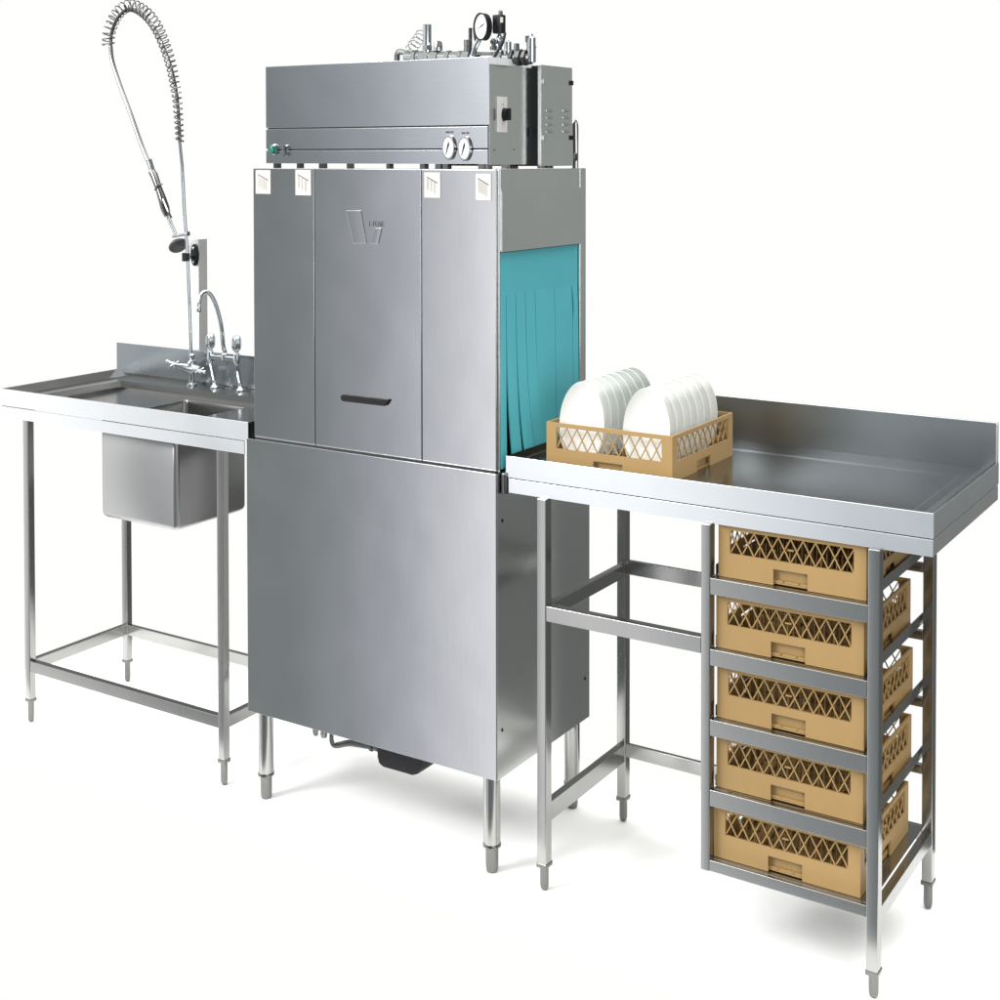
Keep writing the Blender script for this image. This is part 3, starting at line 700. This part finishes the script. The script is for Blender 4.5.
def dup(root, loc, label, group=None):
    r = root.copy(); C.objects.link(r); r.location = loc; r['label'] = label
    if group: r['group'] = group
    for ch in list(root.children):
        c_ = ch.copy(); C.objects.link(c_); c_.parent = r
        for g in ch.children:
            d = g.copy(); C.objects.link(d); d.parent = c_
    return r
NM = ['lowest', 'second lowest', 'middle', 'second highest', 'topmost']
DX = [-.0065, -.002, .0, -.0035, .0]
lab = ['tan plastic dish rack on the bottom shelf, lowest of the five under the table',
       'tan plastic dish rack second from the bottom of the five under the table',
       'tan plastic dish rack in the middle of the five under the table',
       'tan plastic dish rack second from the top of the five under the table',
       'tan plastic dish rack right below the table top, topmost of the five underneath']
r0 = make_rack('dish_rack', (rx+DX[0], ry, LEV[0]+.0003), lab[0])
for i in range(1, 5):
    o = dup(r0, (rx+DX[i], ry+random.uniform(-.001, .003), LEV[i]+.0003), lab[i]); o.rotation_euler.z = R(random.uniform(-.5, .5))
TRX, TRY, TRZ = .0915+RW/2, .0535+RD/2, ZDK-.0050
dup(r0, (TRX, TRY, TRZ), 'tan plastic dish rack on the worktop, full of standing white plates')

# ================================================================ plates
PR = .0860
def plate(loc, label):
    b = MB(); seg = 44
    prof = [(.001, .0045), (.030, .0042), (.055, .0020), (.075, -.0035), (PR, -.0095), (PR+.0006, -.0085), (.075, -.0008), (.056, .0050), (.047, .0068), (.046, .0088), (.0435, .0088), (.043, .0072), (.001, .0075)]
    b.lathe(loc, prof, seg, 'Y', (.60, 1))
    o = b.build('plate', CHINA, None, smooth=True)
    for v in o.data.vertices: v.co -= Vector(loc)
    # lean the disc a little backwards
    o.data.transform(Matrix.Rotation(R(-4), 4, 'X'))
    o.location = loc; o['label'] = label; o['category'] = 'plate'; o['group'] = 'white plates standing in the rack'
    return o
NPL = 8
ordn = ['front', 'second', 'third', 'fourth', 'fifth', 'sixth', 'seventh', 'rearmost']
PZ = TRZ+.0100+PR+.001
rows = ((at(583.5, 420, 'Y', TRY-RD/2+.026).x, 'in the row nearer the turquoise curtain'), (at(648.0, 420, 'Y', TRY-RD/2+.026).x, 'in the row farther from the curtain'))
src = None
for x, wh in rows:
    for k in range(NPL):
        lb = ('white plate, %s of the eight %s' % (ordn[k], wh)) if k in (0, 7) else ('white plate, %s from the front %s' % (ordn[k], wh))
        loc = (x+random.uniform(-.0008, .0008), TRY-RD/2+.026+k*(RD-.065)/(NPL-1), PZ)
        if src is None: src = plate(loc, lb)
        else:
            o = src.copy(); C.objects.link(o); o.location = loc; o['label'] = lb
            o.rotation_euler = (R(random.uniform(-1.2, 1.2)), 0, 0)

# ================================================================ light: studio surroundings as a world, and a softbox and an added low fill
wd = bpy.data.worlds.new('World'); bpy.context.scene.world = wd; wd.use_nodes = True
nt = wd.node_tree; nt.nodes.clear()
N = lambda t: nt.nodes.new(t)
def mth(op, a, b=None, clamp=False):
    n = N('ShaderNodeMath'); n.operation = op; n.use_clamp = clamp
    for i, x in enumerate((a, b)):
        if x is None: continue
        if isinstance(x, (int, float)): n.inputs[i].default_value = x
        else: nt.links.new(x, n.inputs[i])
    return n.outputs[0]
def ramp(fac, stops, interp='EASE'):
    n = N('ShaderNodeValToRGB'); n.color_ramp.interpolation = interp
    e = n.color_ramp.elements
    while len(e) > 1: e.remove(e[-1])
    for i, (p, c) in enumerate(stops):
        el = e[0] if i == 0 else e.new(p)
        el.position = p; el.color = (*(c if isinstance(c, (tuple, list)) else (c, c, c)), 1)
    nt.links.new(fac, n.inputs[0]); return n.outputs[0]
def mixc(f, a, b):
    n = N('ShaderNodeMix'); n.data_type = 'RGBA'; nt.links.new(f, n.inputs[0])
    for i, x in ((6, a), (7, b)):
        if isinstance(x, tuple): n.inputs[i].default_value = (*x, 1)
        else: nt.links.new(x, n.inputs[i])
    return n.outputs[2]
tc = N('ShaderNodeTexCoord'); sx = N('ShaderNodeSeparateXYZ'); nt.links.new(tc.outputs['Generated'], sx.inputs[0])
x, y, z = sx.outputs
el = mth('MULTIPLY', mth('ARCSINE', z), 180/math.pi)
elf = mth('ADD', mth('DIVIDE', el, 180), .5)
azf = mth('ADD', mth('DIVIDE', mth('MULTIPLY', mth('ARCTAN2', x, mth('MULTIPLY', y, -1)), 180/math.pi), 180), .5)   # front half: 0..1 for -90..90
azb = mth('ADD', mth('DIVIDE', mth('MULTIPLY', mth('ARCTAN2', x, y), 180/math.pi), 180), .5)
A = lambda d: d/180+.5
front = ramp(azf, [(A(-75), (1.6, 1.6, 1.6)), (A(-51), (1.6, 1.6, 1.6)), (A(-47.5), (.55, .57, .57)), (A(-44), (.20, .225, .22)), (A(-40.5), (.25, .28, .285)), (A(-37.5), (.46, .48, .52)),
                   (A(-34.0), (.88, .89, .96)), (A(-31.5), (1.3, 1.3, 1.3)), (A(-29.0), (2.2, 2.2, 2.2)), (A(-25), (.90, .92, .95)), (A(-19), (.40, .44, .47)), (A(-12), (.26, .30, .31)), (A(20), (.25, .26, .26)), (A(80), (.5, .5, .5))])
back_side = ramp(azb, [(A(5), (.30, .33, .33)), (A(18), (.24, .26, .26)), (A(28), (.40, .42, .40)), (A(34), (.46, .48, .46)), (A(48), (.10, .10, .10)), (A(80), (.45, .45, .45))])
dn = ramp(elf, [(A(-14), .0), (A(-5), 1.)])
back_side = mixc(dn, (.17, .175, .17), back_side)
white = (1.0, 1.0, .982)
inview = ramp(azb, [(A(-72), 0.), (A(-62), 1.), (A(-6), 1.), (A(4), 0.)])
low = ramp(elf, [(A(10.5), 1.), (A(15), 0.)])
hi_back = (.20, .205, .20)
bw_ = mixc(low, hi_back, white)                    # behind: white backdrop with a dark studio above it
back = mixc(inview, back_side, bw_)
isback = ramp(mth('ADD', mth('MULTIPLY', y, 4), .5, True), [(.4, 0.), (.6, 1.)], 'LINEAR')
hor = mixc(isback, front, back)
# overhead: large soft light
top = ramp(elf, [(A(38), 0.), (A(58), 1.)])
TOPC = (4.0, 4.0, 3.95)
allc = mixc(top, hor, TOPC)
bg = N('ShaderNodeBackground'); nt.links.new(allc, bg.inputs[0]); bg.inputs[1].default_value = 1.0
ow = N('ShaderNodeOutputWorld'); nt.links.new(bg.outputs[0], ow.inputs[0])
wd.cycles.sampling_method = 'MANUAL'; wd.cycles.sample_map_resolution = 1024

def area(name, loc, target, size, power, col=(1, 1, 1), sy=None):
    l = bpy.data.lights.new(name, 'AREA'); l.energy = power; l.size = size; l.color = col
    if sy: l.shape = 'RECTANGLE'; l.size_y = sy
    o = bpy.data.objects.new(name, l); C.objects.link(o); o.location = loc
    o.rotation_euler = (Vector(target)-Vector(loc)).to_track_quat('-Z', 'Y').to_euler(); return o
area('softbox_front', (-2.1, -3.1, 3.2), (0, .2, .7), 1.5, 165)

area('low_fill', (2.9, -2.5, 1.3), (.3, .2, .1), 1.6, 50)  # added fill light, lifts the shadows under the machine and tables
sc = bpy.context.scene
sc.render.engine = 'CYCLES'
sc.view_settings.view_transform = 'Standard'; sc.view_settings.look = 'None'; sc.view_settings.exposure = 0; sc.view_settings.gamma = 1
sc.view_settings.use_curve_mapping = False
sc.cycles.use_denoising = True; sc.cycles.max_bounces = 10; sc.cycles.glossy_bounces = 6; sc.cycles.diffuse_bounces = 4
sc.cycles.sample_clamp_indirect = 8
